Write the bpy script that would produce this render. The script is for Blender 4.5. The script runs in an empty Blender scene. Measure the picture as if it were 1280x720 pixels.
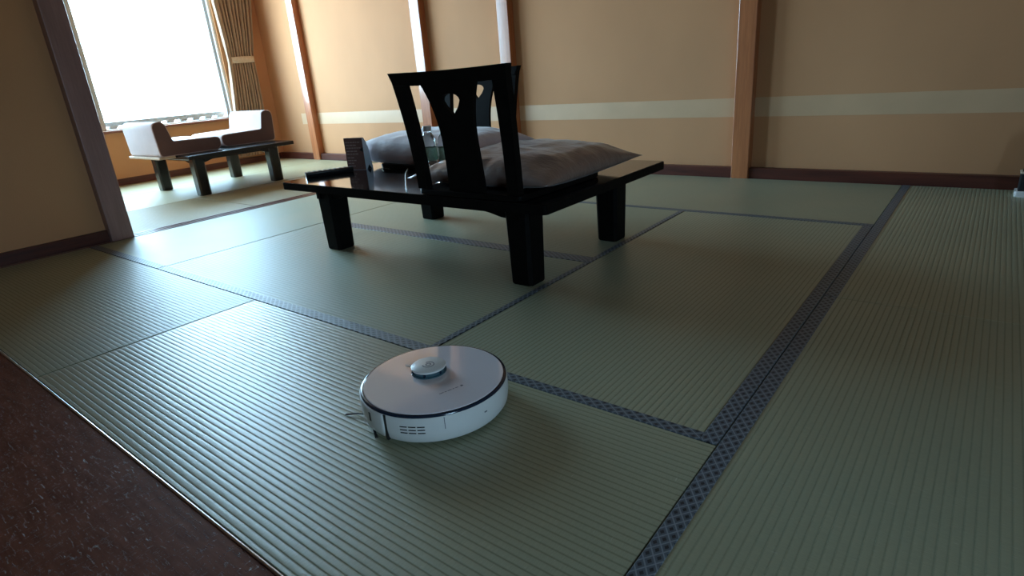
import bpy, bmesh, math, random
from mathutils import Vector, Matrix, noise

random.seed(4)
PI = math.pi
SC = bpy.context.scene
COL = SC.collection

# ------------------------------------------------------------------ camera, sky, exposure
cam_data = bpy.data.cameras.new('camera')
cam = bpy.data.objects.new('camera', cam_data)
COL.objects.link(cam)
cam_data.sensor_width = 36.0
cam_data.lens = 741.485 / 1280 * 36
cam_data.clip_start = 0.02
PITCH, YAW, ROLL = math.radians(20.03546), math.radians(39.40806), math.radians(-4.58044)
cam.matrix_world = (Matrix.Translation((0, 0, 0.75)) @ Matrix.Rotation(YAW, 4, 'Z')
                    @ Matrix.Rotation(PI / 2 - PITCH, 4, 'X') @ Matrix.Rotation(ROLL, 4, 'Z'))
SC.camera = cam

world = bpy.data.worlds.new('overcast_sky')
SC.world = world
world.use_nodes = True
wn, wl = world.node_tree.nodes, world.node_tree.links
wn.clear()
w_out = wn.new('ShaderNodeOutputWorld')
w_bg = wn.new('ShaderNodeBackground')
w_tc = wn.new('ShaderNodeTexCoord')
w_sep = wn.new('ShaderNodeSeparateXYZ')
w_ramp = wn.new('ShaderNodeValToRGB')
w_ramp.color_ramp.elements[0].position = 0.47
w_ramp.color_ramp.elements[0].color = (0.45, 0.58, 0.64, 1)
w_ramp.color_ramp.elements[1].position = 0.53
w_ramp.color_ramp.elements[1].color = (0.51, 0.80, 1.08, 1)
w_map = wn.new('ShaderNodeMath'); w_map.operation = 'MULTIPLY_ADD'
w_map.inputs[1].default_value = 0.5; w_map.inputs[2].default_value = 0.5
wl.new(w_tc.outputs['Generated'], w_sep.inputs[0])
wl.new(w_sep.outputs['Z'], w_map.inputs[0])
wl.new(w_map.outputs[0], w_ramp.inputs[0])
wl.new(w_ramp.outputs[0], w_bg.inputs['Color'])
w_bg.inputs['Strength'].default_value = 6.0
wl.new(w_bg.outputs[0], w_out.inputs[0])

SC.view_settings.view_transform = 'Standard'
SC.view_settings.look = 'None'
SC.view_settings.gamma = 1.0
SC.view_settings.use_curve_mapping = False
SC.view_settings.exposure = 2.3
SC.cycles.max_bounces = 12
SC.cycles.diffuse_bounces = 8
SC.cycles.glossy_bounces = 6
SC.cycles.transmission_bounces = 8
SC.cycles.transparent_max_bounces = 12
SC.cycles.caustics_reflective = False
SC.cycles.caustics_refractive = False
SC.cycles.sample_clamp_indirect = 6.0

# daylight portal in the window opening (guides sampling of the sky, gives no light itself)
pd = bpy.data.lights.new('window_portal', 'AREA')
pd.shape = 'RECTANGLE'; pd.size = 2.05; pd.size_y = 4.1
pd.cycles.is_portal = True
po = bpy.data.objects.new('window_portal', pd)
po.location = (-6.64, 1.42, 1.5)
po.rotation_euler = (0, -PI / 2, 0)
COL.objects.link(po)
pd2 = bpy.data.lights.new('side_window_portal', 'AREA')
pd2.shape = 'RECTANGLE'; pd2.size = 1.1; pd2.size_y = 1.0
pd2.cycles.is_portal = True
po2 = bpy.data.objects.new('side_window_portal', pd2)
po2.location = (2.52, -0.8, 1.05)
po2.rotation_euler = (0, PI / 2, 0)
COL.objects.link(po2)


# ------------------------------------------------------------------ materials
class NT:
    def __init__(self, name):
        self.m = bpy.data.materials.new(name)
        self.m.use_nodes = True
        self.n, self.l = self.m.node_tree.nodes, self.m.node_tree.links
        self.b = self.n['Principled BSDF']

    def add(self, t, **kw):
        nd = self.n.new(t)
        for k, v in kw.items():
            setattr(nd, k, v)
        return nd

    def math(self, op, a, b=None, c=None):
        nd = self.n.new('ShaderNodeMath'); nd.operation = op
        for i, v in enumerate((a, b, c)):
            if v is None: continue
            if isinstance(v, (int, float)): nd.inputs[i].default_value = v
            else: self.l.new(v, nd.inputs[i])
        return nd.outputs[0]

    def coord(self, scale=(1, 1, 1), kind='Object'):
        tc = self.add('ShaderNodeTexCoord'); mp = self.add('ShaderNodeMapping')
        mp.inputs['Scale'].default_value = scale
        self.l.new(tc.outputs[kind], mp.inputs['Vector'])
        return mp.outputs[0]

    def noise(self, vec, scale, detail=3, rough=0.5):
        nd = self.add('ShaderNodeTexNoise')
        nd.inputs['Scale'].default_value = scale
        nd.inputs['Detail'].default_value = detail
        nd.inputs['Roughness'].default_value = rough
        self.l.new(vec, nd.inputs['Vector'])
        return nd.outputs['Fac']

    def mix(self, fac, a, b):
        nd = self.add('ShaderNodeMix', data_type='RGBA')
        for s, v in ((0, fac), (6, a), (7, b)):
            if isinstance(v, (int, float)): nd.inputs[s].default_value = v
            elif isinstance(v, tuple): nd.inputs[s].default_value = v if len(v) == 4 else v + (1,)
            else: self.l.new(v, nd.inputs[s])
        return nd.outputs[2]

    def ramp(self, fac, p0, p1):
        nd = self.add('ShaderNodeMapRange')
        nd.inputs['From Min'].default_value = p0; nd.inputs['From Max'].default_value = p1
        self.l.new(fac, nd.inputs['Value'])
        return nd.outputs[0]

    def bump(self, h, dist, strength=1.0, prev=None):
        nd = self.add('ShaderNodeBump')
        nd.inputs['Distance'].default_value = dist
        nd.inputs['Strength'].default_value = strength
        self.l.new(h, nd.inputs['Height'])
        if prev is not None: self.l.new(prev, nd.inputs['Normal'])
        self.l.new(nd.outputs[0], self.b.inputs['Normal'])
        return nd.outputs[0]

    def set(self, **kw):
        for k, v in kw.items():
            k = {'color': 'Base Color', 'rough': 'Roughness', 'metal': 'Metallic', 'coat': 'Coat Weight',
                 'coat_rough': 'Coat Roughness', 'spec': 'Specular IOR Level', 'sheen': 'Sheen Weight',
                 'sheen_rough': 'Sheen Roughness', 'trans': 'Transmission Weight', 'ior': 'IOR', 'alpha': 'Alpha'}[k]
            if isinstance(v, (int, float)): self.b.inputs[k].default_value = v
            elif isinstance(v, tuple): self.b.inputs[k].default_value = v if len(v) == 4 else v + (1,)
            else: self.l.new(v, self.b.inputs[k])
        return self


def plain(name, col, rough=0.5, var=0.12, scale=30, bump=0.0, **kw):
    t = NT(name)
    v = t.coord()
    f = t.noise(v, scale)
    dark = tuple(c * (1 - var) for c in col); lite = tuple(min(1, c * (1 + var)) for c in col)
    t.set(color=t.mix(t.ramp(f, 0.3, 0.7), dark, lite), rough=rough, **kw)
    if bump: t.bump(t.noise(v, scale * 8), bump)
    return t.m


def wood(name, col, dark, rough, axis, coat=0.0, grain=1.0):
    t = NT(name)
    s = [38, 38, 38]; s[axis] = 2.2
    v = t.coord(tuple(s))
    f = t.noise(v, 1.0, 5, 0.6)
    g = t.noise(v, 5.0, 2, 0.5)
    f2 = t.math('ADD', t.math('MULTIPLY', f, 0.75), t.math('MULTIPLY', g, 0.25))
    t.set(color=t.mix(t.ramp(f2, 0.38, 0.62), dark, col), rough=rough, coat=coat, coat_rough=0.09)
    t.bump(f2, 0.0004 * grain)
    return t.m


def make_tatami(name, green, tan, rough=0.30, spec=1.0):
    t = NT(name)
    v = t.coord()
    sp = t.add('ShaderNodeSeparateXYZ'); t.l.new(v, sp.inputs[0])
    wob = t.noise(t.coord((3, 3, 3)), 1.0, 1)
    y = t.math('ADD', sp.outputs['Y'], t.math('MULTIPLY', wob, 0.0015))
    rib = t.math('ABSOLUTE', t.math('SINE', t.math('MULTIPLY', y, PI / 0.0155)))
    ribp = t.math('POWER', rib, 0.28)
    rush = t.noise(t.coord((420, 55, 1)), 1.0, 3, 0.65)
    big = t.noise(t.coord((2.5, 2.5, 2.5)), 1.0, 3)
    fleck = t.noise(t.coord((260, 30, 1)), 1.0, 2, 0.5)
    base = t.mix(t.ramp(big, 0.3, 0.7), green, tan)
    base = t.mix(t.math('MULTIPLY', t.ramp(rush, 0.35, 0.7), 0.35), base, tuple(c * 0.6 for c in green))
    base = t.mix(t.math('MULTIPLY', t.ramp(fleck, 0.68, 0.78), 0.45), base, (0.66, 0.66, 0.56))
    valley = t.ramp(rib, 0.55, 0.10)
    base = t.mix(t.math('MULTIPLY', valley, 0.30), base, tuple(c * 0.35 for c in green))
    t.set(color=base, rough=t.math('ADD', t.math('MULTIPLY', rush, 0.12), rough), spec=t.math('MULTIPLY_ADD', valley, -0.95 * spec, spec))
    nb = t.bump(ribp, 0.0012)
    t.bump(rush, 0.0006, 0.8, prev=nb)
    return t.m


def make_border(name):
    # woven edging cloth: grey-blue with a lozenge lattice and dark diamond specks
    t = NT(name)
    v = t.coord()
    sp = t.add('ShaderNodeSeparateXYZ'); t.l.new(v, sp.inputs[0])
    p = 0.0175
    a = t.math('ADD', sp.outputs['X'], t.math('MULTIPLY', sp.outputs['Y'], 1.35))
    b = t.math('SUBTRACT', sp.outputs['X'], t.math('MULTIPLY', sp.outputs['Y'], 1.35))
    fa = t.math('ABSOLUTE', t.math('SUBTRACT', t.math('FRACT', t.math('DIVIDE', a, p * 1.6)), 0.5))
    fb = t.math('ABSOLUTE', t.math('SUBTRACT', t.math('FRACT', t.math('DIVIDE', b, p * 1.6)), 0.5))
    line = t.math('MAXIMUM', t.ramp(fa, 0.40, 0.46), t.ramp(fb, 0.40, 0.46))
    m = t.math('MAXIMUM', fa, fb)
    spot = t.ramp(m, 0.23, 0.17)
    fine = t.noise(v, 1400, 1)
    base = t.mix(t.ramp(fine, 0.35, 0.65), (0.066, 0.085, 0.110), (0.115, 0.140, 0.170))
    base = t.mix(t.math('MULTIPLY', line, 0.65), base, (0.30, 0.34, 0.38))
    base = t.mix(t.math('MULTIPLY', spot, 0.95), base, (0.008, 0.010, 0.016))
    t.set(color=base, rough=0.42, spec=0.5)
    t.bump(fine, 0.0004)
    return t.m


def make_wall(name, col):
    t = NT(name)
    v = t.coord()
    f = t.noise(t.coord((1.2, 1.2, 0.8)), 1.5, 3)
    w = t.noise(t.coord((160, 160, 60)), 1.0, 3, 0.6)
    t.set(color=t.mix(t.ramp(f, 0.3, 0.7), tuple(c * 0.94 for c in col), tuple(min(1, c * 1.05) for c in col)),
          rough=0.7, spec=0.15)
    t.bump(w, 0.0008, 0.6)
    return t.m


def make_board(name):
    # dark red-brown lacquered floor board, scuffed with fine bright scratches
    t = NT(name)
    v = t.coord((1, 6, 1))
    f = t.noise(v, 9, 4, 0.6)
    sc1 = t.noise(t.coord((45, 210, 1)), 1.0, 3, 0.7)
    sc2 = t.noise(t.coord((190, 50, 1)), 1.0, 3, 0.7)
    sc = t.math('MAXIMUM', t.ramp(sc1, 0.59, 0.67), t.ramp(sc2, 0.61, 0.69))
    col = t.mix(t.ramp(f, 0.3, 0.7), (0.14, 0.046, 0.027), (0.23, 0.088, 0.055))
    col = t.mix(t.math('MULTIPLY', sc, 0.10), col, (0.30, 0.20, 0.17))
    t.set(color=col, rough=t.math('MULTIPLY_ADD', sc, -0.32, 0.50), spec=t.math('MULTIPLY_ADD', sc, 0.95, 0.04))
    t.bump(sc, 0.004, 1.0)
    return t.m


def make_cloth(name, col, var, rough, sheen=0.3, wrinkle=0.004, spec=0.5):
    t = NT(name)
    v = t.coord()
    f = t.noise(v, 9, 4, 0.6)
    wv = t.noise(v, 420, 1)
    wr = t.noise(t.coord((7, 14, 10)), 1.0, 4, 0.55)
    t.set(color=t.mix(t.ramp(f, 0.3, 0.7), tuple(c * (1 - var) for c in col), tuple(c * (1 + var) for c in col)),
          rough=rough, sheen=sheen, sheen_rough=0.4, spec=spec)
    nb = t.bump(wr, wrinkle * 5, 0.6)
    t.bump(wv, 0.0004, 0.6, prev=nb)
    return t.m


def make_clear(name, col, rough=0.02, ior=1.33):
    t = NT(name)
    v = t.coord()
    f = t.noise(v, 60, 2)
    t.set(color=t.mix(f, col, tuple(min(1, c * 1.02) for c in col)), rough=rough, trans=1.0, ior=ior)
    return t.m


def make_pane(name):
    # float glass in a shut window: mostly clear with a faint reflection
    t = NT(name)
    tr = t.add('ShaderNodeBsdfTransparent'); gl = t.add('ShaderNodeBsdfGlossy')
    gl.inputs['Roughness'].default_value = 0.01
    f = t.noise(t.coord(), 3, 2)
    tr_col = t.mix(f, (0.93, 0.96, 0.95), (0.95, 0.97, 0.96)); t.l.new(tr_col, tr.inputs[0])
    fr = t.add('ShaderNodeLayerWeight'); fr.inputs['Blend'].default_value = 0.5
    mx = t.add('ShaderNodeMixShader')
    t.l.new(t.math('MULTIPLY_ADD', t.math('POWER', fr.outputs['Facing'], 5.0), 0.7, 0.03), mx.inputs[0]); t.l.new(tr.outputs[0], mx.inputs[1]); t.l.new(gl.outputs[0], mx.inputs[2])
    t.l.new(mx.outputs[0], t.n['Material Output'].inputs['Surface'])
    return t.m


def make_curtain(name, col):
    t = NT(name)
    v = t.coord()
    f = t.noise(t.coord((200, 200, 3)), 1.0, 2)
    c = t.mix(f, tuple(x * 0.85 for x in col), col)
    t.set(color=c, rough=0.7, sheen=0.2)
    tl = t.add('ShaderNodeBsdfTranslucent'); t.l.new(c, tl.inputs[0])
    mx = t.add('ShaderNodeMixShader'); mx.inputs[0].default_value = 0.22
    t.l.new(t.b.outputs[0], mx.inputs[1]); t.l.new(tl.outputs[0], mx.inputs[2])
    t.l.new(mx.outputs[0], t.n['Material Output'].inputs['Surface'])
    return t.m


M = {}
M['tatami'] = make_tatami('woven_rush', (0.34, 0.36, 0.25), (0.395, 0.38, 0.25))
M['tatami_new'] = make_tatami('woven_rush_pale', (0.27, 0.21, 0.11), (0.31, 0.235, 0.12), 0.5, 0.3)
M['tatami_worn'] = make_tatami('woven_rush_worn', (0.34, 0.36, 0.25), (0.395, 0.38, 0.25), 0.37, 0.66)
M['tatami_bounce'] = make_tatami('woven_rush_bounce', (0.40, 0.35, 0.21), (0.46, 0.385, 0.22), 0.36, 0.7)  # mats by the window, tone raised to bounce daylight onto the wall
M['border'] = make_border('edging_cloth')
M['wall'] = make_wall('beige_wallpaper', (0.59, 0.295, 0.145))
M['wall_dark'] = make_wall('low_bounce_wall', (0.22, 0.125, 0.075))  # unseen walls, colour darkened to cut bounced light
M['band'] = plain('pale_paper_band', (0.64, 0.405, 0.235), 0.40, 0.04, 6, spec=0.5, coat=0.32, coat_rough=0.34)
M['ceiling'] = plain('ceiling_board', (0.24, 0.165, 0.10), 0.7, 0.06, 5)
M['post'] = wood('planed_cedar', (0.52, 0.175, 0.062), (0.38, 0.118, 0.040), 0.40, 2, 0.75)
M['base'] = wood('red_brown_skirting', (0.115, 0.028, 0.016), (0.065, 0.016, 0.010), 0.40, 0, 0.0)
M['base_y'] = wood('red_brown_skirting_cross', (0.115, 0.028, 0.016), (0.065, 0.016, 0.010), 0.40, 1, 0.0)
M['pillar'] = wood('brown_pillar_wood', (0.34, 0.19, 0.175), (0.26, 0.14, 0.125), 0.36, 2, 0.2)
M['sill'] = wood('sill_wood', (0.33, 0.12, 0.07), (0.22, 0.075, 0.045), 0.4, 1, 0.1)
M['track'] = wood('threshold_wood', (0.24, 0.11, 0.085), (0.16, 0.07, 0.05), 0.28, 1, 0.3)
M['board'] = make_board('scuffed_dark_board')
M['glint_metal'] = plain('edge_glint_metal', (0.72, 0.70, 0.72), 0.3, 0.1, 80, metal=1.0)  # bright metal standing in for the glint off the floor edge
M['alu'] = plain('grey_aluminium', (0.46, 0.47, 0.48), 0.45, 0.05, 12)
M['alu_white'] = plain('white_window_plastic', (0.80, 0.80, 0.80), 0.45, 0.03, 12)
M['pane'] = make_pane('window_glass')
M['black'] = plain('black_lacquer', (0.0055, 0.005, 0.005), 0.10, 0.2, 6, spec=0.5, coat=0.6, coat_rough=0.06)
M['black_side'] = plain('black_lacquer_satin', (0.006, 0.0052, 0.005), 0.42, 0.2, 20, spec=0.04)
M['cushion'] = make_cloth('grey_mauve_satin', (0.21, 0.135, 0.112), 0.05, 0.33, 0.15, 0.003, 0.7)
M['cushion_pale'] = make_cloth('pale_mauve_fabric', (0.66, 0.54, 0.56), 0.06, 0.5, 0.6, 0.003)
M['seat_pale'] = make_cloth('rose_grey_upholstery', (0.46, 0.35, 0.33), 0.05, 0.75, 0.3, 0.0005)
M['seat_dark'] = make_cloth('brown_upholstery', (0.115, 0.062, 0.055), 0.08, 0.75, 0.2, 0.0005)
M['ply'] = wood('pale_base_board', (0.55, 0.42, 0.30), (0.45, 0.33, 0.22), 0.45, 1)
M['dark_table'] = plain('dark_table_lacquer', (0.012, 0.011, 0.012), 0.24, 0.2, 8, spec=0.5)
M['curtain'] = make_curtain('brown_curtain_cloth', (0.52, 0.36, 0.24))
M['tie'] = plain('cream_tieback_cloth', (0.66, 0.55, 0.42), 0.7, 0.08, 40)
M['robot'] = plain('white_plastic', (0.74, 0.73, 0.72), 0.33, 0.02, 20, spec=0.5)
M['robot_top'] = plain('glossy_white_lid', (0.84, 0.78, 0.82), 0.12, 0.015, 8, spec=0.6, coat=1.0, coat_rough=0.04)
M['robot_ring'] = plain('navy_gloss_trim', (0.010, 0.022, 0.045), 0.14, 0.1, 20, spec=0.6)
M['robot_teal'] = plain('smoked_teal_plastic', (0.05, 0.11, 0.14), 0.15, 0.1, 20, spec=0.6)
M['robot_dark'] = plain('dark_plastic', (0.012, 0.013, 0.016), 0.4, 0.1, 20)
M['grey_print'] = plain('grey_print', (0.16, 0.16, 0.19), 0.5, 0.05, 20)
M['remote'] = plain('black_remote_plastic', (0.012, 0.011, 0.012), 0.38, 0.1, 40)
M['button'] = plain('rubber_buttons', (0.10, 0.10, 0.11), 0.5, 0.1, 40)
M['sign_brown'] = plain('brown_card', (0.17, 0.085, 0.075), 0.55, 0.08, 30)
M['sign_white'] = plain('white_card', (0.66, 0.72, 0.80), 0.5, 0.03, 30)
M['sign_print'] = plain('pale_print', (0.42, 0.31, 0.28), 0.6, 0.05, 30)
M['pet'] = make_clear('clear_bottle_plastic', (0.96, 0.98, 0.98), 0.03, 1.4)
M['water'] = make_clear('water', (0.96, 0.985, 0.98), 0.0, 1.33)
M['label'] = plain('pale_green_label', (0.46, 0.70, 0.56), 0.5, 0.12, 90)
M['cap'] = plain('frosted_cap', (0.60, 0.58, 0.56), 0.3, 0.03, 40)
M['cord'] = plain('white_cord', (0.80, 0.82, 0.84), 0.4, 0.02, 40)
M['tile'] = plain('outdoor_grey_paint', (0.30, 0.32, 0.32), 0.6, 0.08, 20)


# ------------------------------------------------------------------ mesh helpers
def box(bm, x0, x1, y0, y1, z0, z1, bev=0.0, seg=2):
    r = bmesh.ops.create_cube(bm, size=1.0)
    vs = r['verts']
    for v in vs:
        v.co = Vector(((x0 + x1) / 2 + v.co.x * (x1 - x0), (y0 + y1) / 2 + v.co.y * (y1 - y0), (z0 + z1) / 2 + v.co.z * (z1 - z0)))
    if bev:
        es = list({e for v in vs for e in v.link_edges})
        bmesh.ops.bevel(bm, geom=es, offset=bev, segments=seg, profile=0.5, affect='EDGES', clamp_overlap=True)


def lathe(bm, prof, n=48, cx=0, cy=0, cap0=True, cap1=True, a0=0.0, a1=2 * PI):
    full = abs(a1 - a0 - 2 * PI) < 1e-6
    k = n if full else n + 1
    rings = []
    for r, z in prof:
        rings.append([bm.verts.new((cx + r * math.cos(a0 + (a1 - a0) * i / n), cy + r * math.sin(a0 + (a1 - a0) * i / n), z)) for i in range(k)])
    for a, b in zip(rings, rings[1:]):
        for i in range(n):
            j = (i + 1) % k
            bm.faces.new((a[i], a[j], b[j], b[i]))
    if full and cap0: bm.faces.new(rings[0][::-1])
    if full and cap1: bm.faces.new(rings[-1])


def arc_block(bm, r0, r1, z0, z1, a0, a1, n=6):
    rows = []
    for i in range(n + 1):
        a = a0 + (a1 - a0) * i / n
        c, s = math.cos(a), math.sin(a)
        rows.append([bm.verts.new((r * c, r * s, z)) for r, z in ((r0, z0), (r1, z0), (r1, z1), (r0, z1))])
    for p, q in zip(rows, rows[1:]):
        for i in range(4):
            j = (i + 1) % 4
            bm.faces.new((p[i], q[i], q[j], p[j]))
    bm.faces.new(rows[0]); bm.faces.new(rows[-1][::-1])


def tube(bm, pts, r, n=8):
    pts = [Vector(p) for p in pts]
    rings = []
    for i, p in enumerate(pts):
        d = (pts[min(i + 1, len(pts) - 1)] - pts[max(i - 1, 0)]).normalized()
        u = d.cross(Vector((0, 0, 1)))
        if u.length < 1e-3: u = d.cross(Vector((0, 1, 0)))
        u.normalize(); w = u.cross(d)
        rings.append([bm.verts.new(p + u * r * math.cos(2 * PI * k / n) + w * r * math.sin(2 * PI * k / n)) for k in range(n)])
    for a, b in zip(rings, rings[1:]):
        for k in range(n):
            bm.faces.new((a[k], a[(k + 1) % n], b[(k + 1) % n], b[k]))
    bm.faces.new(rings[0][::-1]); bm.faces.new(rings[-1])


def round_poly(pts, seg=6):
    """pts: (x, y, radius) -> outline with rounded corners"""
    out = []
    n = len(pts)
    for i in range(n):
        p = Vector(pts[i][:2]); r = pts[i][2]
        a = Vector(pts[i - 1][:2]); b = Vector(pts[(i + 1) % n][:2])
        if r <= 0:
            out.append((p.x, p.y)); continue
        d1 = (a - p).normalized(); d2 = (b - p).normalized()
        ang = d1.angle(d2); t = min(r / math.tan(ang / 2), (a - p).length * 0.49, (b - p).length * 0.49)
        p1 = p + d1 * t; p2 = p + d2 * t
        for k in range(seg + 1):
            s = k / seg
            q = p1 * (1 - s) ** 2 + p * 2 * s * (1 - s) + p2 * s ** 2
            out.append((q.x, q.y))
    return out


def prism(bm, outline, t0, t1, plane='XZ', bev=0.0):
    """extrude a 2D outline (a, b); plane XZ -> along Y, YZ -> along X, XY -> along Z"""
    def P(a, b, t):
        return {'XZ': (a, t, b), 'YZ': (t, a, b), 'XY': (a, b, t)}[plane]
    lo = [bm.verts.new(P(a, b, t0)) for a, b in outline]
    hi = [bm.verts.new(P(a, b, t1)) for a, b in outline]
    n = len(outline)
    f0 = bm.faces.new(lo); f1 = bm.faces.new(hi[::-1])
    for i in range(n):
        bm.faces.new((lo[i], hi[i], hi[(i + 1) % n], lo[(i + 1) % n]))
    if bev:
        es = list(f0.edges) + list(f1.edges)
        bmesh.ops.bevel(bm, geom=es, offset=bev, segments=3, profile=0.5, affect='EDGES', clamp_overlap=True)


def obj(name, bm, mat, parent=None, smooth=None, loc=None):
    bmesh.ops.recalc_face_normals(bm, faces=bm.faces[:])
    me = bpy.data.meshes.new(name)
    bm.to_mesh(me); bm.free()
    me.materials.append(M[mat] if isinstance(mat, str) else mat)
    o = bpy.data.objects.new(name, me)
    COL.objects.link(o)
    if smooth is not None:
        for p in me.polygons: p.use_smooth = True
        if smooth < 170:
            me.set_sharp_from_angle(angle=math.radians(smooth))
    if parent: o.parent = parent
    if loc: o.location = loc
    return o


def bxo(name, b, mat, parent=None, bev=0.0):
    bm = bmesh.new(); box(bm, *b, bev=bev)
    return obj(name, bm, mat, parent)


def tag(o, label, cat, group=None):
    o['label'] = label; o['category'] = cat
    if group: o['group'] = group
    return o


def thing(name, label, cat, loc=(0, 0, 0), rz=0.0, group=None):
    o = bpy.data.objects.new(name, None)
    o.empty_display_size = 0.05
    COL.objects.link(o)
    o.location = loc; o.rotation_euler = (0, 0, rz)
    return tag(o, label, cat, group)


def struct(o):
    o['kind'] = 'structure'
    return o


# ------------------------------------------------------------------ the setting
YB = 3.925          # face of the back wall
PF = 3.857          # front of the posts on it
XW = -6.517         # face of the window wall
XP = -3.95          # face of the partition wall
XR, YR, ZC = 2.4, -2.4, 2.70

floor = struct(bxo('floor', (XW - 0.1, XR + 0.1, YR - 0.1, YB + 0.1, -0.16, -0.05), 'base'))

# tatami mats: (x0, x1, y0, y1, length axis, material, [(border side, width)...])
MATS = [
    (-3.885, -3.0140, 1.0385, 2.914, 'y', 'tatami_worn', [('y0', 0.042)]),
    (-3.0070, -1.1985, 1.0385, 1.9625, 'x', 'tatami_worn', [('y0', 0.044), ('x1', 0.022)]),
    (-3.0070, -1.1985, 1.9655, 2.9135, 'x', 'tatami_worn', [('y0', 0.066), ('x1', 0.024)]),
    (-1.1955, -0.345, 1.0385, 2.9135, 'y', 'tatami', [('y0', 0.030), ('x1', 0.036)]),
    (-3.885, -2.072, 2.9165, 3.862, 'x', 'tatami', [('y0', 0.034)]),
    (-2.069, -0.345, 2.9165, 3.862, 'x', 'tatami', [('y0', 0.034)]),
    (-3.930, -2.1365, 0.333, 1.0355, 'x', 'tatami_worn', []),
    (-2.1295, -0.345, 0.333, 1.0355, 'x', 'tatami', []),
    (-0.342, 0.560, 1.9865, 3.862, 'y', 'tatami', [('x0', 0.036)]),
    (-0.342, 0.560, 0.140, 1.9835, 'y', 'tatami', [('x0', 0.036)]),
    (0.563, 1.460, 1.9865, 3.862, 'y', 'tatami', []),
    (0.563, 1.460, 0.140, 1.9835, 'y', 'tatami', []),
    (1.463, 2.380, 1.9865, 3.862, 'y', 'tatami', []),
    (1.463, 2.380, 0.140, 1.9835, 'y', 'tatami', []),
    (XW + 0.02, -5.6850, 1.95, 3.862, 'y', 'tatami_bounce', []),
    (XW + 0.02, -5.6850, 0.05, 1.947, 'y', 'tatami_bounce', []),
    (-5.6770, -4.8640, 1.60, 3.862, 'y', 'tatami_bounce', []),
    (-5.6770, -4.8640, 0.05, 1.597, 'y', 'tatami_bounce', []),
    (-4.8560, -3.992, 2.1030, 3.862, 'y', 'tatami_new', []),
    (-4.8560, -3.992, 0.05, 2.0970, 'x', 'tatami_new', []),
]
for x0, x1, y0, y1, ax, mt, bord in MATS:
    cx, cy = (x0 + x1) / 2, (y0 + y1) / 2
    L, W = ((x1 - x0), (y1 - y0)) if ax == 'x' else ((y1 - y0), (x1 - x0))
    bm = bmesh.new(); box(bm, -L / 2, L / 2, -W / 2, W / 2, -0.048, 0.0, 0.0008, 1)
    mat_o = obj('tatami_mat', bm, mt, floor)
    mat_o.location = (cx, cy, 0)
    if ax == 'y': mat_o.rotation_euler = (0, 0, PI / 2)
    for side, w in bord:
        # local frame of the mat: for 'y' mats local x = world y, local y = -world x
        if side == 'y0': wx0, wx1, wy0, wy1 = x0, x1 - dict(bord).get('x1', 0), y0, y0 + w
        elif side == 'x0': wx0, wx1, wy0, wy1 = x0, x0 + w, y0, y1
        else: wx0, wx1, wy0, wy1 = x1 - w, x1, y0, y1
        bl = (wx1 - wx0) if side[0] == 'y' else (wy1 - wy0)
        bw = (wy1 - wy0) if side[0] == 'y' else (wx1 - wx0)
        bm = bmesh.new(); box(bm, -bl / 2, bl / 2, -bw / 2 - 0.0006, bw / 2, -0.012, 0.0016, 0.0012, 1)
        bo = obj('border', bm, 'border', mat_o)
        px, py = (wx0 + wx1) / 2 - cx, (wy0 + wy1) / 2 - cy
        brot = 0 if side[0] == 'y' else PI / 2
        if side == 'x1': brot = -PI / 2
        if ax == 'x':
            bo.location = (px, py, 0); bo.rotation_euler = (0, 0, brot)
        else:
            bo.location = (py, -px, 0); bo.rotation_euler = (0, 0, brot - PI / 2)

# scuffed dark boards in the near corner, with an added bright strip as the edge glint by the mats
for k in range(5):
    y1 = 0.3255 - k * 0.62
    bm = bmesh.new(); box(bm, -1.55 - 2.38, -0.36, y1 - 0.617, y1, -0.05, -0.004, 0.002, 1)
    obj('floor_board', bm, 'board', floor)
bxo('floor_board', (-0.357, XR, YR, 0.137, -0.05, -0.004), 'board', floor, 0.002)
bm = bmesh.new()
tube(bm, [(-3.93, 0.3285, -0.0040), (-0.346, 0.3285, -0.0040)], 0.0036, 12)
obj('glint_strip', bm, 'glint_metal', floor, smooth=60)

# threshold between the two rooms: two rails with a groove between
tr = struct(bxo('trim_1', (-3.990, -3.888, 0.05, PF, -0.05, -0.004), 'track'))
for a, b in ((-3.989, -3.970), (-3.948, -3.930), (-3.908, -3.889)):
    bxo('rail', (a, b, 0.05, PF, -0.0045, 0.003), 'track', tr, 0.001)

# back wall, pale band, posts, skirting
wall_back = struct(bxo('wall_back', (XW - 0.1, XR + 0.1, YB, YB + 0.1, -0.05, ZC), 'wall'))
POSTS = [(-5.835, -5.725), (-4.05, -3.936), (-3.105, -2.998), (-1.281, -1.175)]
for a, b in ((-6.02, POSTS[0][0]), (POSTS[0][1], POSTS[1][0] - 0.02), (POSTS[1][1], POSTS[2][0]),
             (POSTS[2][1], POSTS[3][0]), (POSTS[3][1], XR)):
    bm = bmesh.new(); box(bm, a, b, YB - 0.0015, YB + 0.001, 0.372, 0.486)
    obj('wall_band', bm, 'band', wall_back)
for i, (a, b) in enumerate(POSTS):
    bm = bmesh.new(); box(bm, a, b, PF, YB + 0.02, -0.01, ZC, 0.004, 2)
    struct(obj('trim_%d' % (i + 2), bm, 'post'))
bb = struct(bxo('baseboard_back', (XW, POSTS[0][0], YB - 0.05, YB, -0.01, 0.064), 'base', None, 0.003))
for a, b in ((POSTS[0][1], POSTS[1][0]), (POSTS[1][1], POSTS[2][0]), (POSTS[2][1], POSTS[3][0]), (POSTS[3][1], XR)):
    bxo('baseboard_length', (a, b, YB - 0.05, YB, -0.01, 0.064), 'base', bb, 0.003)

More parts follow.
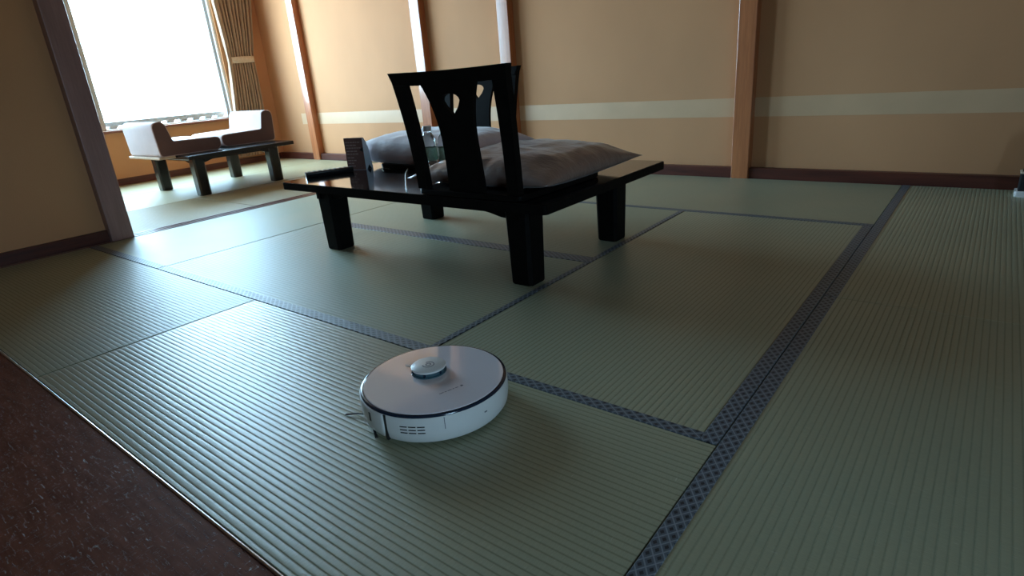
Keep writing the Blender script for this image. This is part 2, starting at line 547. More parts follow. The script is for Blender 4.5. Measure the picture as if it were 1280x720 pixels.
# window wall with its opening
WY0, WY1, WZ0, WZ1 = -0.60, 3.44, 0.505, 2.50
bm = bmesh.new()
box(bm, XW - 0.14, XW, YR, YB, -0.05, WZ0)
box(bm, XW - 0.14, XW, YR, YB, WZ1, ZC)
box(bm, XW - 0.14, XW, YR, WY0, WZ0, WZ1)
box(bm, XW - 0.14, XW, WY1, YB, WZ0, WZ1)
box(bm, XW - 0.14, XW, 0.25, 1.15, WZ0, WZ1)  # unseen pier, added to hold daylight off the back wall
struct(obj('wall_window', bm, 'wall'))
struct(bxo('baseboard_window', (XW, XW + 0.02, YR, YB - 0.05, -0.01, 0.062), 'base_y', None, 0.003))
struct(bxo('trim_6', (XW - 0.02, XW + 0.035, WY0 - 0.05, WY1 + 0.05, WZ0 - 0.022, WZ0), 'sill', None, 0.003))

win = struct(bxo('window_1', (XW - 0.11, XW - 0.05, WY0, WY1, WZ0, WZ0 + 0.010), 'alu', None, 0.002))
bxo('frame_head', (XW - 0.11, XW - 0.05, WY0, WY1, WZ1 - 0.04, WZ1), 'alu', win, 0.003)
bxo('frame_jamb', (XW - 0.11, XW - 0.02, WY1 - 0.028, WY1, WZ0, WZ1), 'alu_white', win, 0.003)
bxo('frame_jamb', (XW - 0.11, XW - 0.02, WY0, WY0 + 0.03, WZ0, WZ1), 'alu_white', win, 0.003)
bxo('sash_stile', (XW - 0.095, XW - 0.045, 2.145, 2.190, WZ0 + 0.010, WZ1 - 0.04), 'alu', win, 0.003)
bxo('sash_stile', (XW - 0.10, XW - 0.05, WY1 - 0.058, WY1 - 0.028, WZ0 + 0.010, WZ1 - 0.04), 'alu', win, 0.003)
bxo('glass_pane', (XW - 0.085, XW - 0.080, 2.19, WY1 - 0.058, WZ0 + 0.008, WZ1 - 0.035), 'pane', win)
bxo('frame_jamb', (XW - 0.11, XW - 0.02, 1.15, 1.18, WZ0 + 0.035, WZ1 - 0.04), 'alu_white', win, 0.003)
bxo('glass_pane', (XW - 0.075, XW - 0.070, 1.18, 2.145, WZ0 + 0.008, WZ1 - 0.035), 'pane', win)
bxo('glass_pane', (XW - 0.085, XW - 0.080, WY0 + 0.03, 0.25, WZ0 + 0.008, WZ1 - 0.035), 'pane', win)

# partition on the left with its end pillar, lintel over the opening
struct(bxo('wall_left', (XP - 0.06, XP, YR, 1.17, -0.05, ZC), 'wall'))
struct(bxo('baseboard_left', (XP, XP + 0.022, YR, 1.16, -0.05, 0.066), 'base_y', None, 0.003))
struct(bxo('trim_7', (XP - 0.065, -3.889, 1.158, 1.276, -0.05, ZC), 'pillar', None, 0.005))
struct(bxo('trim_8', (-3.99, -3.889, 1.27, PF, 2.28, 2.38), 'pillar', None, 0.004))
struct(bxo('wall_lintel', (-3.97, -3.91, 1.27, YB, 2.38, ZC), 'wall'))
# side wall behind the viewer's right shoulder with a second, smaller window
VY0, VY1, VZ0, VZ1 = -1.25, -0.35, 0.55, 1.55
bm = bmesh.new()
box(bm, XR, XR + 0.1, YR, YB, -0.05, VZ0)
box(bm, XR, XR + 0.1, YR, YB, VZ1, ZC)
box(bm, XR, XR + 0.1, YR, VY0, VZ0, VZ1)
box(bm, XR, XR + 0.1, VY1, YB, VZ0, VZ1)
struct(obj('wall_right', bm, 'wall_dark'))
win2 = struct(bxo('window_2', (XR + 0.03, XR + 0.08, VY0, VY1, VZ0, VZ0 + 0.035), 'alu', None, 0.003))
bxo('frame_head', (XR + 0.03, XR + 0.08, VY0, VY1, VZ1 - 0.035, VZ1), 'alu', win2, 0.003)
for y in (VY0, (VY0 + VY1) / 2 - 0.02, VY1 - 0.04):
    bxo('frame_jamb', (XR + 0.03, XR + 0.08, y, y + 0.04, VZ0 + 0.035, VZ1 - 0.035), 'alu', win2, 0.003)
bxo('glass_pane', (XR + 0.053, XR + 0.058, VY0 + 0.04, (VY0 + VY1) / 2 - 0.02, VZ0 + 0.03, VZ1 - 0.03), 'pane', win2)
bxo('glass_pane', (XR + 0.053, XR + 0.058, (VY0 + VY1) / 2 + 0.02, VY1 - 0.04, VZ0 + 0.03, VZ1 - 0.03), 'pane', win2)
struct(bxo('wall_rear', (XW - 0.1, XR + 0.1, YR - 0.1, YR, -0.05, ZC), 'wall_dark'))
struct(bxo('ceiling', (XW - 0.1, XR + 0.1, YR - 0.1, YB + 0.1, ZC, ZC + 0.1), 'ceiling'))

# guard rail just outside the window: a grey ledge on short blocks
gr = thing('balcony_rail', 'grey rail on short blocks just outside the window', 'rail', (-6.72, 2.1, 0.42))
bxo('top_rail', (-0.03, 0.03, -1.35, 1.35, 0.118, 0.158), 'tile', gr, 0.004)
bxo('base_ledge', (-0.05, 0.04, -1.35, 1.35, 0.0, 0.078), 'alu_white', gr, 0.003)
b0 = None
for k in range(20):
    if b0 is None:
        bm = bmesh.new()
        prism(bm, [(-0.050, 0.078), (0.022, 0.078), (0.050, 0.118), (-0.022, 0.118)], -0.02, 0.02, 'YZ')
        b0 = obj('rail_block', bm, 'tile', gr); c = b0
    else:
        c = b0.copy(); COL.objects.link(c); c.parent = gr
    c.location = (0, -1.28 + k * 0.134, 0)


# ------------------------------------------------------------------ low table with its black lacquer
TZ = 0.335


def leg_bm(w, h, taper=0.9, ch=0.012):
    bm = bmesh.new()
    def ring(s, z):
        a = w / 2 * s; c = ch
        return [bm.verts.new((x, y, z)) for x, y in ((a - c, -a), (a, -a + c), (a, a - c), (a - c, a), (-a + c, a), (-a, a - c), (-a, -a + c), (-a + c, -a))]
    r = [ring(taper * 0.93, 0), ring(taper, 0.006), ring(1.0, h)]
    for p, q in zip(r, r[1:]):
        for i in range(8): bm.faces.new((p[i], p[(i + 1) % 8], q[(i + 1) % 8], q[i]))
    bm.faces.new(r[0][::-1]); bm.faces.new(r[-1])
    return bm


def apron_outline(a0, a1, top, mid, end, br=0.10):
    pts = [(a0, top), (a1, top), (a1, end)]
    for k in range(9):
        s = k / 8; e = s * s * (3 - 2 * s)
        pts.append((a1 - br * 0.5 - s * br * 0.5, end + (mid - end) * e))
    for k in range(9):
        s = 1 - k / 8; e = s * s * (3 - 2 * s)
        pts.append((a0 + br * 0.5 + s * br * 0.5, end + (mid - end) * e))
    pts.append((a0, end))
    return pts


tb = thing('low_table', 'long black lacquered low table in the middle of the straw mat room', 'table', (-1.865, 1.995, 0))
hx, hy = 0.765, 0.455
bm = bmesh.new()
prism(bm, round_poly([(-hx, -hy, 0.012), (hx, -hy, 0.012), (hx, hy, 0.012), (-hx, hy, 0.012)], 4), TZ - 0.034, TZ - 0.0012, 'XY', 0.003)
obj('tabletop', bm, 'black_side', tb)
bm = bmesh.new()
prism(bm, round_poly([(-hx + .004, -hy + .004, 0.01), (hx - .004, -hy + .004, 0.01), (hx - .004, hy - .004, 0.01), (-hx + .004, hy - .004, 0.01)], 4), TZ - 0.002, TZ, 'XY')
o = obj('top_surface', bm, 'black', tb); o['label'] = 'glossy lacquered upper surface'
lx, ly = 0.573, 0.320
for sx in (-1, 1):
    for sy in (-1, 1):
        o = obj('leg', leg_bm(0.108, TZ - 0.034, 0.90), 'black_side', tb, smooth=30)
        o.location = (sx * lx, sy * ly, 0)
for s in (-1, 1):
    bm = bmesh.new(); prism(bm, apron_outline(-lx - 0.06, lx + 0.06, TZ - 0.032, 0.268, 0.250, 0.22), s * (ly + 0.028) - 0.014, s * (ly + 0.028) + 0.014, 'XZ')
    obj('apron', bm, 'black_side', tb)
    bm = bmesh.new(); prism(bm, apron_outline(-ly - 0.06, ly + 0.06, TZ - 0.032, 0.268, 0.250, 0.2), s * (lx + 0.028) - 0.014, s * (lx + 0.028) + 0.014, 'YZ')
    obj('apron', bm, 'black_side', tb)


# ------------------------------------------------------------------ legless chairs standing on the table
def fill_poly(bm, outer, inner, y0, y1):
    """flat plate in XZ with holes, thickness y0..y1"""
    es = []
    for loop in [outer] + inner:
        vs = [bm.verts.new((a, y0, b)) for a, b in loop]
        es += [bm.edges.new((vs[i], vs[(i + 1) % len(vs)])) for i in range(len(vs))]
    r = bmesh.ops.triangle_fill(bm, edges=es, use_beauty=True)
    fs = [g for g in r['geom'] if isinstance(g, bmesh.types.BMFace)]
    ex = bmesh.ops.extrude_face_region(bm, geom=fs)
    for v in ex['geom']:
        if isinstance(v, bmesh.types.BMVert): v.co.y += y1 - y0


def lean(bm, z0=0.03, k=0.13, sag=0.055):
    """tilt the back frame backwards (-Y) with height, with a slight bow"""
    for v in bm.verts:
        t = max(0.0, (v.co.z - z0)) / 0.41
        v.co.y -= k * 0.41 * t - sag * t * (1 - t) * 0.6


def side_x(z):
    """outer half width of the back at height z above the table: curves out towards the top"""
    t = min(1, max(0, (z - 0.02) / 0.42))
    return 0.240 + 0.022 * t ** 1.7


def floor_chair(label, loc, rz):
    ch = thing('legless_chair', label, 'chair', loc, rz, 'legless chairs standing on the low table')
    # local: back at y=0, seat towards +y, z=0 on the table
    bm = bmesh.new()
    prism(bm, round_poly([(-0.245, -0.015, 0.03), (0.245, -0.015, 0.03), (0.262, 0.50, 0.05), (-0.262, 0.50, 0.05)], 5), 0.003, 0.022, 'XY', 0.004)
    obj('seat', bm, 'black_side', ch, smooth=30)
    for s in (-1, 1):
        bm = bmesh.new(); box(bm, s * 0.19 - 0.02, s * 0.19 + 0.02, 0.03, 0.46, 0.0, 0.006, 0.001)
        obj('runner', bm, 'black_side', ch)
    for s in (-1, 1):
        bm = bmesh.new()
        out = []
        N = 16
        for k in range(N + 1):
            z = 0.024 + 0.406 * k / N
            out.append((s * side_x(z), z))
        for k in range(N, -1, -1):
            z = 0.024 + 0.406 * k / N
            w = 0.048 + 0.012 * (k / N) ** 2
            out.append((s * (side_x(z) - w), z))
        ov = out if s > 0 else out
        # plate built as quads so it bends smoothly
        fr = [[bm.verts.new((out[k][0], y, out[k][1])), bm.verts.new((out[2 * N + 1 - k][0], y, out[2 * N + 1 - k][1]))] for y in (-0.014, 0.014) for k in range(N + 1)]
        A, B = fr[:N + 1], fr[N + 1:]
        for k in range(N):
            bm.faces.new((A[k][0], A[k][1], A[k + 1][1], A[k + 1][0]))
            bm.faces.new((B[k][0], B[k + 1][0], B[k + 1][1], B[k][1]))
            bm.faces.new((A[k][0], A[k + 1][0], B[k + 1][0], B[k][0]))
            bm.faces.new((A[k][1], B[k][1], B[k + 1][1], A[k + 1][1]))
        bm.faces.new((A[0][0], B[0][0], B[0][1], A[0][1])); bm.faces.new((A[N][0], A[N][1], B[N][1], B[N][0]))
        lean(bm)
        obj('stile', bm, 'black_side', ch, smooth=40)
    # top rail, ends sweep out a little
    bm = bmesh.new()
    out = [(-0.268, 0.439), (-0.14, 0.436), (0, 0.435), (0.14, 0.436), (0.268, 0.439), (0.254, 0.395), (0.13, 0.392), (0, 0.391), (-0.13, 0.392), (-0.254, 0.395)]
    prism(bm, out, -0.017, 0.017, 'XZ', 0.004)
    lean(bm)
    obj('top_rail', bm, 'black_side', ch)
    # splat flaring into the top rail, with a fan-shaped hole
    outer = []
    N = 18
    def half(z):
        t = (z - 0.024) / 0.376
        return 0.076 + 0.008 * (1 - t) ** 2 + 0.052 * max(0, (t - 0.42) / 0.58) ** 2.2
    for k in range(N + 1):
        z = 0.024 + 0.376 * k / N; outer.append((half(z), z))
    for k in range(N, -1, -1):
        z = 0.024 + 0.376 * k / N; outer.append((-half(z), z))
    hole = [(0.0, 0.288), (0.030, 0.318), (0.041, 0.337)]
    for k in range(9):
        a = k / 8 * PI
        hole.append((0.041 * math.cos(a), 0.340 + 0.021 * math.sin(a)))
    hole += [(-0.041, 0.337), (-0.030, 0.318)]
    bm = bmesh.new(); fill_poly(bm, outer, [hole], -0.008, 0.008)
    lean(bm)
    obj('splat', bm, 'black_side', ch)
    return ch


CH1 = floor_chair('black legless chair at the near edge of the low table, back turned to the viewer', (-1.445, 1.555, TZ), 0.0)
CH2 = floor_chair('black legless chair at the far side of the low table, facing the viewer', (-2.185, 2.480, TZ), PI)


# ------------------------------------------------------------------ floor cushions lying on the chair seats
def cushion(name, label, cat, loc, rz, a, b, h, mat, seed, group, wr=0.008, rim0=0.24, pw=0.58):
    N = 44
    bm = bmesh.new()
    top, bot = [], []
    for i in range(N + 1):
        rt, rb = [], []
        for j in range(N + 1):
            u, v = 2 * i / N - 1, 2 * j / N - 1
            eu = 1 - 0.045 * (1 - v * v); ev = 1 - 0.045 * (1 - u * u)
            # edges drawn in between the corner points
            x = a * u * (1 - 0.06 * (1 - abs(v) ** 3) * abs(u) ** 6)
            y = b * v * (1 - 0.06 * (1 - abs(u) ** 3) * abs(v) ** 6)
            e = ((1 - abs(u) ** 2.6) * (1 - abs(v) ** 2.6))
            prof = max(0.0, e) ** pw
            p = Vector((x * 9 + seed, y * 9, seed * 1.7))
            n1 = noise.noise(p) + 0.5 * noise.noise(p * 2.3)
            rim = min(1, 4 * (1 - max(abs(u), abs(v))))
            edgefold = noise.noise(Vector((math.atan2(v, u) * 7 + seed, 0.3, seed))) * (1 - min(1, 2.6 * (1 - max(abs(u), abs(v))))) * rim
            zt = h * rim0 + h * (1 - rim0) * prof + wr * n1 * rim + 0.012 * edgefold
            zb = h * rim0 - h * rim0 * min(1, prof * 1.6)
            rt.append((x, y, zt)); rb.append((x, y, max(0.0, zb)))
        top.append(rt); bot.append(rb)
    vt = [[bm.verts.new(p) for p in r] for r in top]
    vb = [[vt[i][j] if i in (0, N) or j in (0, N) else bm.verts.new(bot[i][j]) for j in range(N + 1)] for i in range(N + 1)]
    for i in range(N):
        for j in range(N):
            bm.faces.new((vt[i][j], vt[i + 1][j], vt[i + 1][j + 1], vt[i][j + 1]))
            q = (vb[i][j], vb[i][j + 1], vb[i + 1][j + 1], vb[i + 1][j])
            try: bm.faces.new(q)
            except ValueError: pass
    o = obj(name, bm, mat, None, smooth=180)
    o.location = loc; o.rotation_euler = (0, 0, rz)
    return tag(o, label, cat, group)


cushion('floor_cushion', 'plump brownish-grey floor cushion on the near chair, right end of the low table', 'cushion',
        (-1.450, 1.925, TZ + 0.0215), 0.0, 0.335, 0.345, 0.122, 'cushion', 2.3, 'cushions on the legless chairs')
cushion('floor_cushion', 'paler mauve floor cushion on the far chair, behind the folded brown card', 'cushion',
        (-2.215, 2.215, TZ + 0.0215), 0.0, 0.425, 0.245, 0.150, 'cushion_pale', 7.9, 'cushions on the legless chairs', 0.006, 0.42, 0.40)

# ------------------------------------------------------------------ small things on the table
# folded card sign
sg = thing('card_sign', 'folded brown card sign with pale sides standing on the low table', 'sign', (-2.530, 1.912, TZ), math.radians(17))
W2, DP, HH = 0.054, 0.064, 0.160
prof = [(0, 0), (DP, 0), (0.050, 0.085), (0.034, 0.135), (0.016, 0.157), (0.004, HH)]
bm = bmesh.new(); prism(bm, prof, -W2, W2, 'YZ', 0.0006)
obj('card', bm, 'sign_white', sg)
bxo('front_panel', (-W2, W2, -0.002, 0.0006, 0.001, HH - 0.001), 'sign_brown', sg)
bm = bmesh.new()
rows = [(0.138, 0.8), (0.124, 0.7), (0.110, 0.85), (0.094, 0.6), (0.080, 0.75), (0.062, 0.45), (0.048, 0.5), (0.034, 0.42), (0.020, 0.48)]
for z, w in rows:
    x = -W2 + 0.008
    while x < -W2 + 0.008 + w * 0.09:
        l = random.uniform(0.008, 0.02)
        box(bm, x, x + l, -0.0026, -0.0018, z - 0.0022, z + 0.0022)
        x += l + 0.004
po_ = obj('print_lines', bm, 'sign_print', sg); po_['kind'] = 'stuff'
for s in (1,):
    bm = bmesh.new()
    prism(bm, [(s * W2, 0.113), (s * W2, 0.090), (s * (W2 - 0.020), 0.100)], -0.004, -0.0015, 'XZ')
    obj('tab', bm, 'robot_dark', sg)
bm = bmesh.new(); prism(bm, [(0.012, 0.0005), (0.050, 0.0005), (0.031, 0.022)], W2 - 0.0005, W2 + 0.0012, 'YZ')
obj('notch', bm, 'robot_dark', sg)

# remote control
rm = thing('remote_control', 'black remote control lying near the left end of the low table', 'remote control', (-2.560, 1.765, TZ), math.radians(-25.0 + 90))
bm = bmesh.new()
prof = round_poly([(-0.024, 0.020, 0.004), (-0.013, 0.0, 0.006), (0.013, 0.0, 0.006), (0.024, 0.020, 0.004), (0.018, 0.026, 0.004), (-0.018, 0.026, 0.004)], 4)
prism(bm, prof, -0.115, 0.115, 'YZ', 0.003)
obj('body', bm, 'remote', rm, smooth=40)
b0 = None
for i in range(8):
    for j in range(3):
        if b0 is None:
            bm = bmesh.new(); box(bm, -0.006, 0.006, -0.0035, 0.0035, 0.0, 0.002, 0.0008, 1)
            b0 = obj('button', bm, 'button', rm); c = b0
        else:
            c = b0.copy(); COL.objects.link(c); c.parent = rm
        c.location = (-0.095 + i * 0.025, (j - 1) * 0.011, 0.0255)

# water bottles
def bottle(label, loc, rz):
    bt = thing('water_bottle', label, 'bottle', loc, rz, 'water bottles between the chairs')
    outer = [(0.024, 0.0), (0.031, 0.004), (0.033, 0.012), (0.0325, 0.05), (0.0335, 0.055), (0.0335, 0.10), (0.0325, 0.115), (0.0335, 0.135),
             (0.0325, 0.152), (0.027, 0.170), (0.019, 0.182), (0.0175, 0.190), (0.0175, 0.198)]
    bm = bmesh.new()
    lathe(bm, outer, 40)
    obj('bottle_body', bm, 'pet', bt, smooth=50)
    bm = bmesh.new()
    lathe(bm, [(0.0340, 0.066), (0.0345, 0.067), (0.0345, 0.122), (0.0340, 0.123), (0.0337, 0.122), (0.0337, 0.067), (0.0340, 0.066)], 40, cap0=False, cap1=False)
    obj('label', bm, 'label', bt, smooth=50)
    bm = bmesh.new(); lathe(bm, [(0.0185, 0.194), (0.0192, 0.196), (0.0192, 0.214), (0.018, 0.216)], 32)
    obj('cap', bm, 'cap', bt, smooth=40)
    return bt


bottle('clear water bottle with a green label, left one of the pair behind the near chair', (-1.975, 1.900, TZ), 0.3)
bottle('clear water bottle with a green label, right one, half behind the chair splat', (-1.895, 1.925, TZ), 1.2)

# white cord
bm = bmesh.new()
cp = [(-1.775, 1.560), (-1.85, 1.625), (-1.95, 1.715), (-2.039, 1.795), (-2.13, 1.88), (-2.20, 1.955), (-2.225, 1.985), (-2.20, 1.995), (-2.10, 1.975), (-1.97, 1.86), (-1.87, 1.82)]
pts = []
for i in range(len(cp) - 1):
    p0 = Vector(cp[max(i - 1, 0)]); p1 = Vector(cp[i]); p2 = Vector(cp[i + 1]); p3 = Vector(cp[min(i + 2, len(cp) - 1)])
    for k in range(6):
        t = k / 6
        q = 0.5 * ((2 * p1) + (-p0 + p2) * t + (2 * p0 - 5 * p1 + 4 * p2 - p3) * t * t + (-p0 + 3 * p1 - 3 * p2 + p3) * t ** 3)
        pts.append((q.x, q.y, TZ + 0.0042))
tube(bm, pts, 0.004, 8)
tag(obj('white_cord', bm, 'cord', None, smooth=60), 'thin white cord curling over the black tabletop beside the near chair', 'cord')

# ------------------------------------------------------------------ robot vacuum
RB = thing('robot_vacuum', 'round white robot vacuum with a lidar turret on the mat in front', 'robot vacuum', (-0.957, 0.846, 0))
R0 = 0.1745
D = math.radians
prof_side = [(0.150, 0.010), (0.1655, 0.012), (0.1715, 0.020), (R0, 0.040), (R0, 0.070), (0.1735, 0.0765)]
bm = bmesh.new()
lathe(bm, [(0.13, 0.009)] + prof_side + [(0.166, 0.0775)], 96)
obj('body', bm, 'robot', RB, smooth=40)
bm = bmesh.new()       # front bumper wraps the left-hand half, a hair proud of the body
A0, A1 = D(-275), D(-84.5)
lathe(bm, [(r + 0.0012, z) for r, z in prof_side[1:]], 60, a0=A0, a1=A1)
o = obj('bumper', bm, 'robot', RB, smooth=40)
sm = o.modifiers.new('thickness', 'SOLIDIFY'); sm.thickness = 0.002; sm.offset = -1
bm = bmesh.new(); arc_block(bm, 0.169, R0 + 0.0006, 0.014, 0.0765, D(-84.6), D(-82.4), 2)
obj('bumper_gap', bm, 'robot_dark', RB)
bm = bmesh.new()
lathe(bm, [(0.1650, 0.0770), (0.1728, 0.0766), (0.1722, 0.0800), (0.1700, 0.0815), (0.1660, 0.0815), (0.1650, 0.0770)], 96, cap0=False, cap1=False)
obj('trim_ring', bm, 'robot_ring', RB, smooth=50)
bm = bmesh.new(); lathe(bm, [(0.1655, 0.0770), (0.1655, 0.0822), (0.1645, 0.0832), (0.10, 0.0836), (0.001, 0.0837)], 96)
lid = obj('top_cover', bm, 'robot_top', RB, smooth=40)
# lidar turret
tx, ty = -0.0285, 0.0125
bm = bmesh.new()
lathe(bm, [(0.0430, 0.0834), (0.0425, 0.0860), (0.0385, 0.0868), (0.0385, 0.0955)], 56, tx, ty)
tur = obj('lidar_turret', bm, 'robot_teal', RB, smooth=40)
bm = bmesh.new(); lathe(bm, [(0.0415, 0.0955), (0.0420, 0.0965), (0.0420, 0.0998), (0.0405, 0.1010), (0.001, 0.1012)], 56, tx, ty)
obj('turret_cap', bm, 'robot', tur, smooth=40)
for k in range(6):
    a = k * PI / 3
    ux, uy = tx + 0.039 * math.cos(a), ty + 0.039 * math.sin(a)
    bxo('strut', (ux - 0.002, ux + 0.002, uy - 0.002, uy + 0.002, 0.086, 0.096), 'robot_ring', tur)
bm = bmesh.new()
def ring_mark(r0, r1, a0, a1, n=28):
    rows = []
    for i in range(n + 1):
        a = a0 + (a1 - a0) * i / n
        rows.append([bm.verts.new((tx + r * math.cos(a), ty + r * math.sin(a), z)) for r, z in ((r0, 0.1008), (r1, 0.1008), (r1, 0.1015), (r0, 0.1015))])
    for p, q in zip(rows, rows[1:]):
        for i in range(4): bm.faces.new((p[i], q[i], q[(i + 1) % 4], p[(i + 1) % 4]))
    bm.faces.new(rows[0]); bm.faces.new(rows[-1][::-1])
ring_mark(0.0125, 0.0150, D(-130), D(160))
ring_mark(0.0045, 0.0070, D(0), D(359))
obj('ring_mark', bm, 'grey_print', tur)
# small printed line and button on the lid
bm = bmesh.new()
x = 0.0
for k, l in enumerate((0.011, 0.006, 0.010, 0.005, 0.008)):
    box(bm, x, x + l, -0.0011, 0.0011, 0.0, 0.0007); x += l + 0.0022
box(bm, x + 0.004, x + 0.010, -0.0024, 0.0030, 0.0, 0.0007)
o = obj('print_line', bm, 'grey_print', lid)
o.location = (0.072, -0.055, 0.0832); o.rotation_euler = (0, 0, D(72))
bm = bmesh.new(); lathe(bm, [(0.0065, 0.0), (0.006, 0.0012), (0.001, 0.0014)], 20)
o = obj('power_button', bm, 'robot', RB, smooth=40); o.location = (-0.095, 0.005, 0.0830); o.scale = (1.5, 0.8, 1)
# bumper slot, vent slots, panel seams
bm = bmesh.new(); arc_block(bm, R0 - 0.004, R0 + 0.0020, 0.045, 0.066, D(-101.6), D(-99.4), 3)
obj('sensor_slot', bm, 'robot_dark', RB)
for z in (0.056, 0.0485, 0.041):
    for a in (-71, -64.5, -58):
        bm = bmesh.new(); arc_block(bm, R0 - 0.004, R0 + 0.0006, z - 0.0012, z + 0.0012, D(a), D(a + 5.4), 4)
        obj('vent_slot', bm, 'robot_dark', RB)
bm = bmesh.new(); arc_block(bm, R0 - 0.004, R0 + 0.0005, 0.046, 0.074, D(-38.6), D(-38.1), 1)
obj('panel_seam', bm, 'grey_print', RB)
bm = bmesh.new(); arc_block(bm, R0 - 0.004, R0 + 0.0006, 0.050, 0.053, D(-7), D(-4.5), 2)
obj('catch', bm, 'grey_print', RB)
# side brush sticking out on the left
bm = bmesh.new(); lathe(bm, [(0.016, 0.006), (0.016, 0.012), (0.010, 0.014)], 20)
hub = obj('side_brush', bm, 'robot_dark', RB); hub.location = (-0.088, -0.118, 0)
for k in range(3):
    a = D(195 + 120 * k)
    bm = bmesh.new()
    for j in (-1, 0, 1):
        aa = a + j * 0.03
        tube(bm, [(0.012 * math.cos(aa), 0.012 * math.sin(aa), 0.009), (0.055 * math.cos(aa), 0.055 * math.sin(aa), 0.006), (0.085 * math.cos(aa + 0.1), 0.085 * math.sin(aa + 0.1), 0.0025)], 0.0011, 5)
    obj('bristle', bm, 'robot_dark', hub)
for s in (-1, 1):
    bm = bmesh.new()
    lathe(bm, [(0.030, -0.009), (0.033, -0.007), (0.033, 0.007), (0.030, 0.009)], 28)
    o = obj('wheel', bm, 'robot_dark', RB, smooth=40)
    o.rotation_euler = (PI / 2, 0, D(-10)); o.location = (0.02 * s, 0.105 * s, 0.0332)

# ------------------------------------------------------------------ table and two low chairs by the window
wt = thing('coffee_table', 'dark low table by the window with two floor chairs set on it', 'table', (-5.245, 2.52, 0))
WTZ = 0.330
bm = bmesh.new(); box(bm, -0.515, 0.505, -0.46, 0.445, WTZ - 0.030, WTZ, 0.004)
obj('tabletop', bm, 'dark_table', wt)
for sx, sy in ((-1, -1), (1, -1), (-1, 1), (1, 1)):
    o = obj('leg', leg_bm(0.092, WTZ - 0.030, 0.95), 'dark_table', wt, smooth=30)
    o.location = (-0.025 + sx * 0.350, sy * 0.325, 0)
for s in (-1, 1):
    bm = bmesh.new(); prism(bm, apron_outline(-0.36, 0.36, WTZ - 0.028, 0.272, 0.255, 0.16), -0.025 + s * 0.37 - 0.012, -0.025 + s * 0.37 + 0.012, 'YZ')
    obj('apron', bm, 'dark_table', wt)
    bm = bmesh.new(); prism(bm, apron_outline(-0.40, 0.35, WTZ - 0.028, 0.272, 0.255, 0.16), s * 0.345 - 0.012, s * 0.345 + 0.012, 'XZ')
    obj('apron', bm, 'dark_table', wt)


def lounge(label, loc, rz, far):
    ch = thing('upholstered_floor_chair', label, 'chair', loc, rz, 'upholstered floor chairs by the window')
    # local: y=0 at the rear, seat towards +y, x across
    out = [(0.0, 0.003, 0.025), (0.475, 0.003, 0.048), (0.49, 0.105, 0.055), (0.115, 0.112, 0.012), (0.085, 0.262, 0.05), (-0.015, 0.262, 0.05)]
    op = round_poly(out, 7)
    bm = bmesh.new(); prism(bm, op, -0.275, 0.275, 'YZ', 0.006)
    obj('upholstery', bm, 'seat_pale', ch, smooth=50)
    cx = sum(p[0] for p in op) / len(op); cz = sum(p[1] for p in op) / len(op)
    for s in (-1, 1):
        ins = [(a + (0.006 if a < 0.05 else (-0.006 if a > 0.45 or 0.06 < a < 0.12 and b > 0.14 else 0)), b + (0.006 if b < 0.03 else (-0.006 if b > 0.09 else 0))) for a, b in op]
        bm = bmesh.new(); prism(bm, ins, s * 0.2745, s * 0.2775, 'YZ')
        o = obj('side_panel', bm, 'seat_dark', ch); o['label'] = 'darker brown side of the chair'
    if far:
        for sx in (-1, 1):
            bm = bmesh.new(); box(bm, sx * 0.255 - 0.02, sx * 0.255 + 0.02, 0.015, 0.07, 0.0, 0.006, 0.001)
            obj('foot', bm, 'ply', ch)
    else:
        bm = bmesh.new(); box(bm, -0.285, 0.283, -0.018, 0.104, -0.014, 0.0035, 0.002)
        obj('base_board', bm, 'ply', ch)
        for sx in (-1, 1):
            bm = bmesh.new(); box(bm, sx * 0.2 - 0.02, sx * 0.2 + 0.02, 0.13, 0.44, 0.0, 0.005, 0.001)
            obj('runner', bm, 'ply', ch)
    return ch


lounge('rose-grey floor chair on the window table, its back towards the pillar', (-5.210, 1.950, WTZ), 0.0, False)
lounge('rose-grey floor chair on the window table, its back towards the curtain', (-5.310, 2.975, WTZ), PI, True)

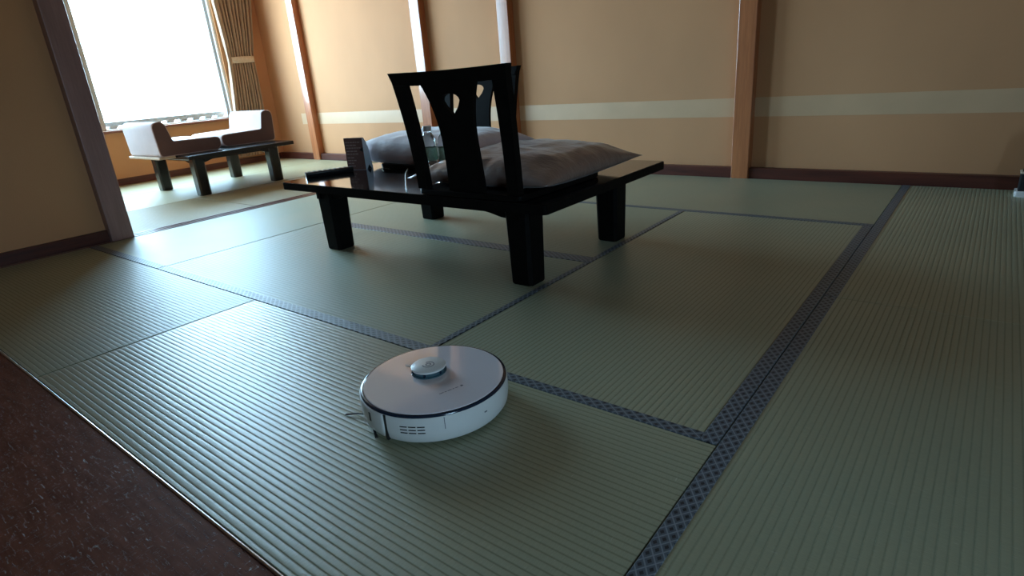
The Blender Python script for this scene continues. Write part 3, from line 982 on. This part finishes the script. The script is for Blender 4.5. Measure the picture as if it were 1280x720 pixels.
# ------------------------------------------------------------------ curtain
ct = thing('window_curtain', 'brown pleated curtain drawn to the right of the window with a cream tieback', 'curtain', (XW + 0.047, 3.6, 0.09))
bm = bmesh.new()
NS, NT_ = 40, 160
rows = []
for i in range(NS + 1):
    z = 0.085 + (2.35 - 0.085) * i / NS
    keys = [(0.085, 3.375, 3.68), (0.6, 3.443, 3.747), (1.05, 3.495, 3.755), (1.12, 3.495, 3.757), (1.65, 3.467, 3.85), (2.35, 3.46, 3.86)]
    for a, b in zip(keys, keys[1:]):
        if a[0] <= z <= b[0] + 1e-6:
            t = (z - a[0]) / (b[0] - a[0]); y0 = a[1] + (b[1] - a[1]) * t; y1 = a[2] + (b[2] - a[2]) * t
    r = []
    for j in range(NT_ + 1):
        u = j / NT_
        ph = u * 2 * PI * 10
        amp = 0.018 + 0.013 * min(1, abs(z - 1.085) / 0.2)
        x = amp * math.cos(ph + 0.5 * math.sin(ph * 0.37 + 1)) + 0.004 * noise.noise(Vector((u * 12, z * 2, 0)))
        y = y0 - 0.03 + (y1 - y0 + 0.03) * u + 0.006 * math.sin(2 * ph + 0.4)
        r.append(bm.verts.new((x, y - 3.6, z - 0.09)))
    rows.append(r)
for a, b in zip(rows, rows[1:]):
    for j in range(NT_): bm.faces.new((a[j], a[j + 1], b[j + 1], b[j]))
o = obj('pleated_panel', bm, 'curtain', ct, smooth=180)
bm = bmesh.new()
ring = []
for k in range(33):
    a = 2 * PI * k / 32
    ring.append((0.034 * math.cos(a), 3.626 - 3.6 + 0.138 * math.sin(a)))
zz = [1.048, 1.112]
vs = [[bm.verts.new((x * 1.02, y, z - 0.09 + 0.02 * y)) for x, y in ring[:-1]] for z in zz]
for k in range(32): bm.faces.new((vs[0][k], vs[0][(k + 1) % 32], vs[1][(k + 1) % 32], vs[1][k]))
o = obj('tieback', bm, 'tie', ct, smooth=60)
sm = o.modifiers.new('thickness', 'SOLIDIFY'); sm.thickness = 0.004; sm.offset = 1

# ------------------------------------------------------------------ small stand at the right edge
st = thing('small_stand', 'small black stand on a white base at the right end of the back wall', 'stand', (0.255, 3.735, 0))
bm = bmesh.new(); prism(bm, round_poly([(-0.125, -0.045, 0.012), (0.125, -0.045, 0.012), (0.125, 0.055, 0.012), (-0.125, 0.055, 0.012)], 4), 0.0, 0.026, 'XY', 0.006)
obj('base_tray', bm, 'robot', st, smooth=40)
bm = bmesh.new()
box(bm, -0.115, 0.115, -0.03, 0.045, 0.022, 0.112, 0.006)
obj('lower_body', bm, 'robot_dark', st)
bxo('rim', (-0.117, 0.117, -0.032, 0.047, 0.109, 0.117), 'tie', st, 0.002)
bm = bmesh.new()
prism(bm, [(-0.108, 0.117), (0.108, 0.117), (0.085, 0.30), (-0.07, 0.30)], -0.015, 0.04, 'XZ', 0.004)
obj('upper_body', bm, 'black_side', st)
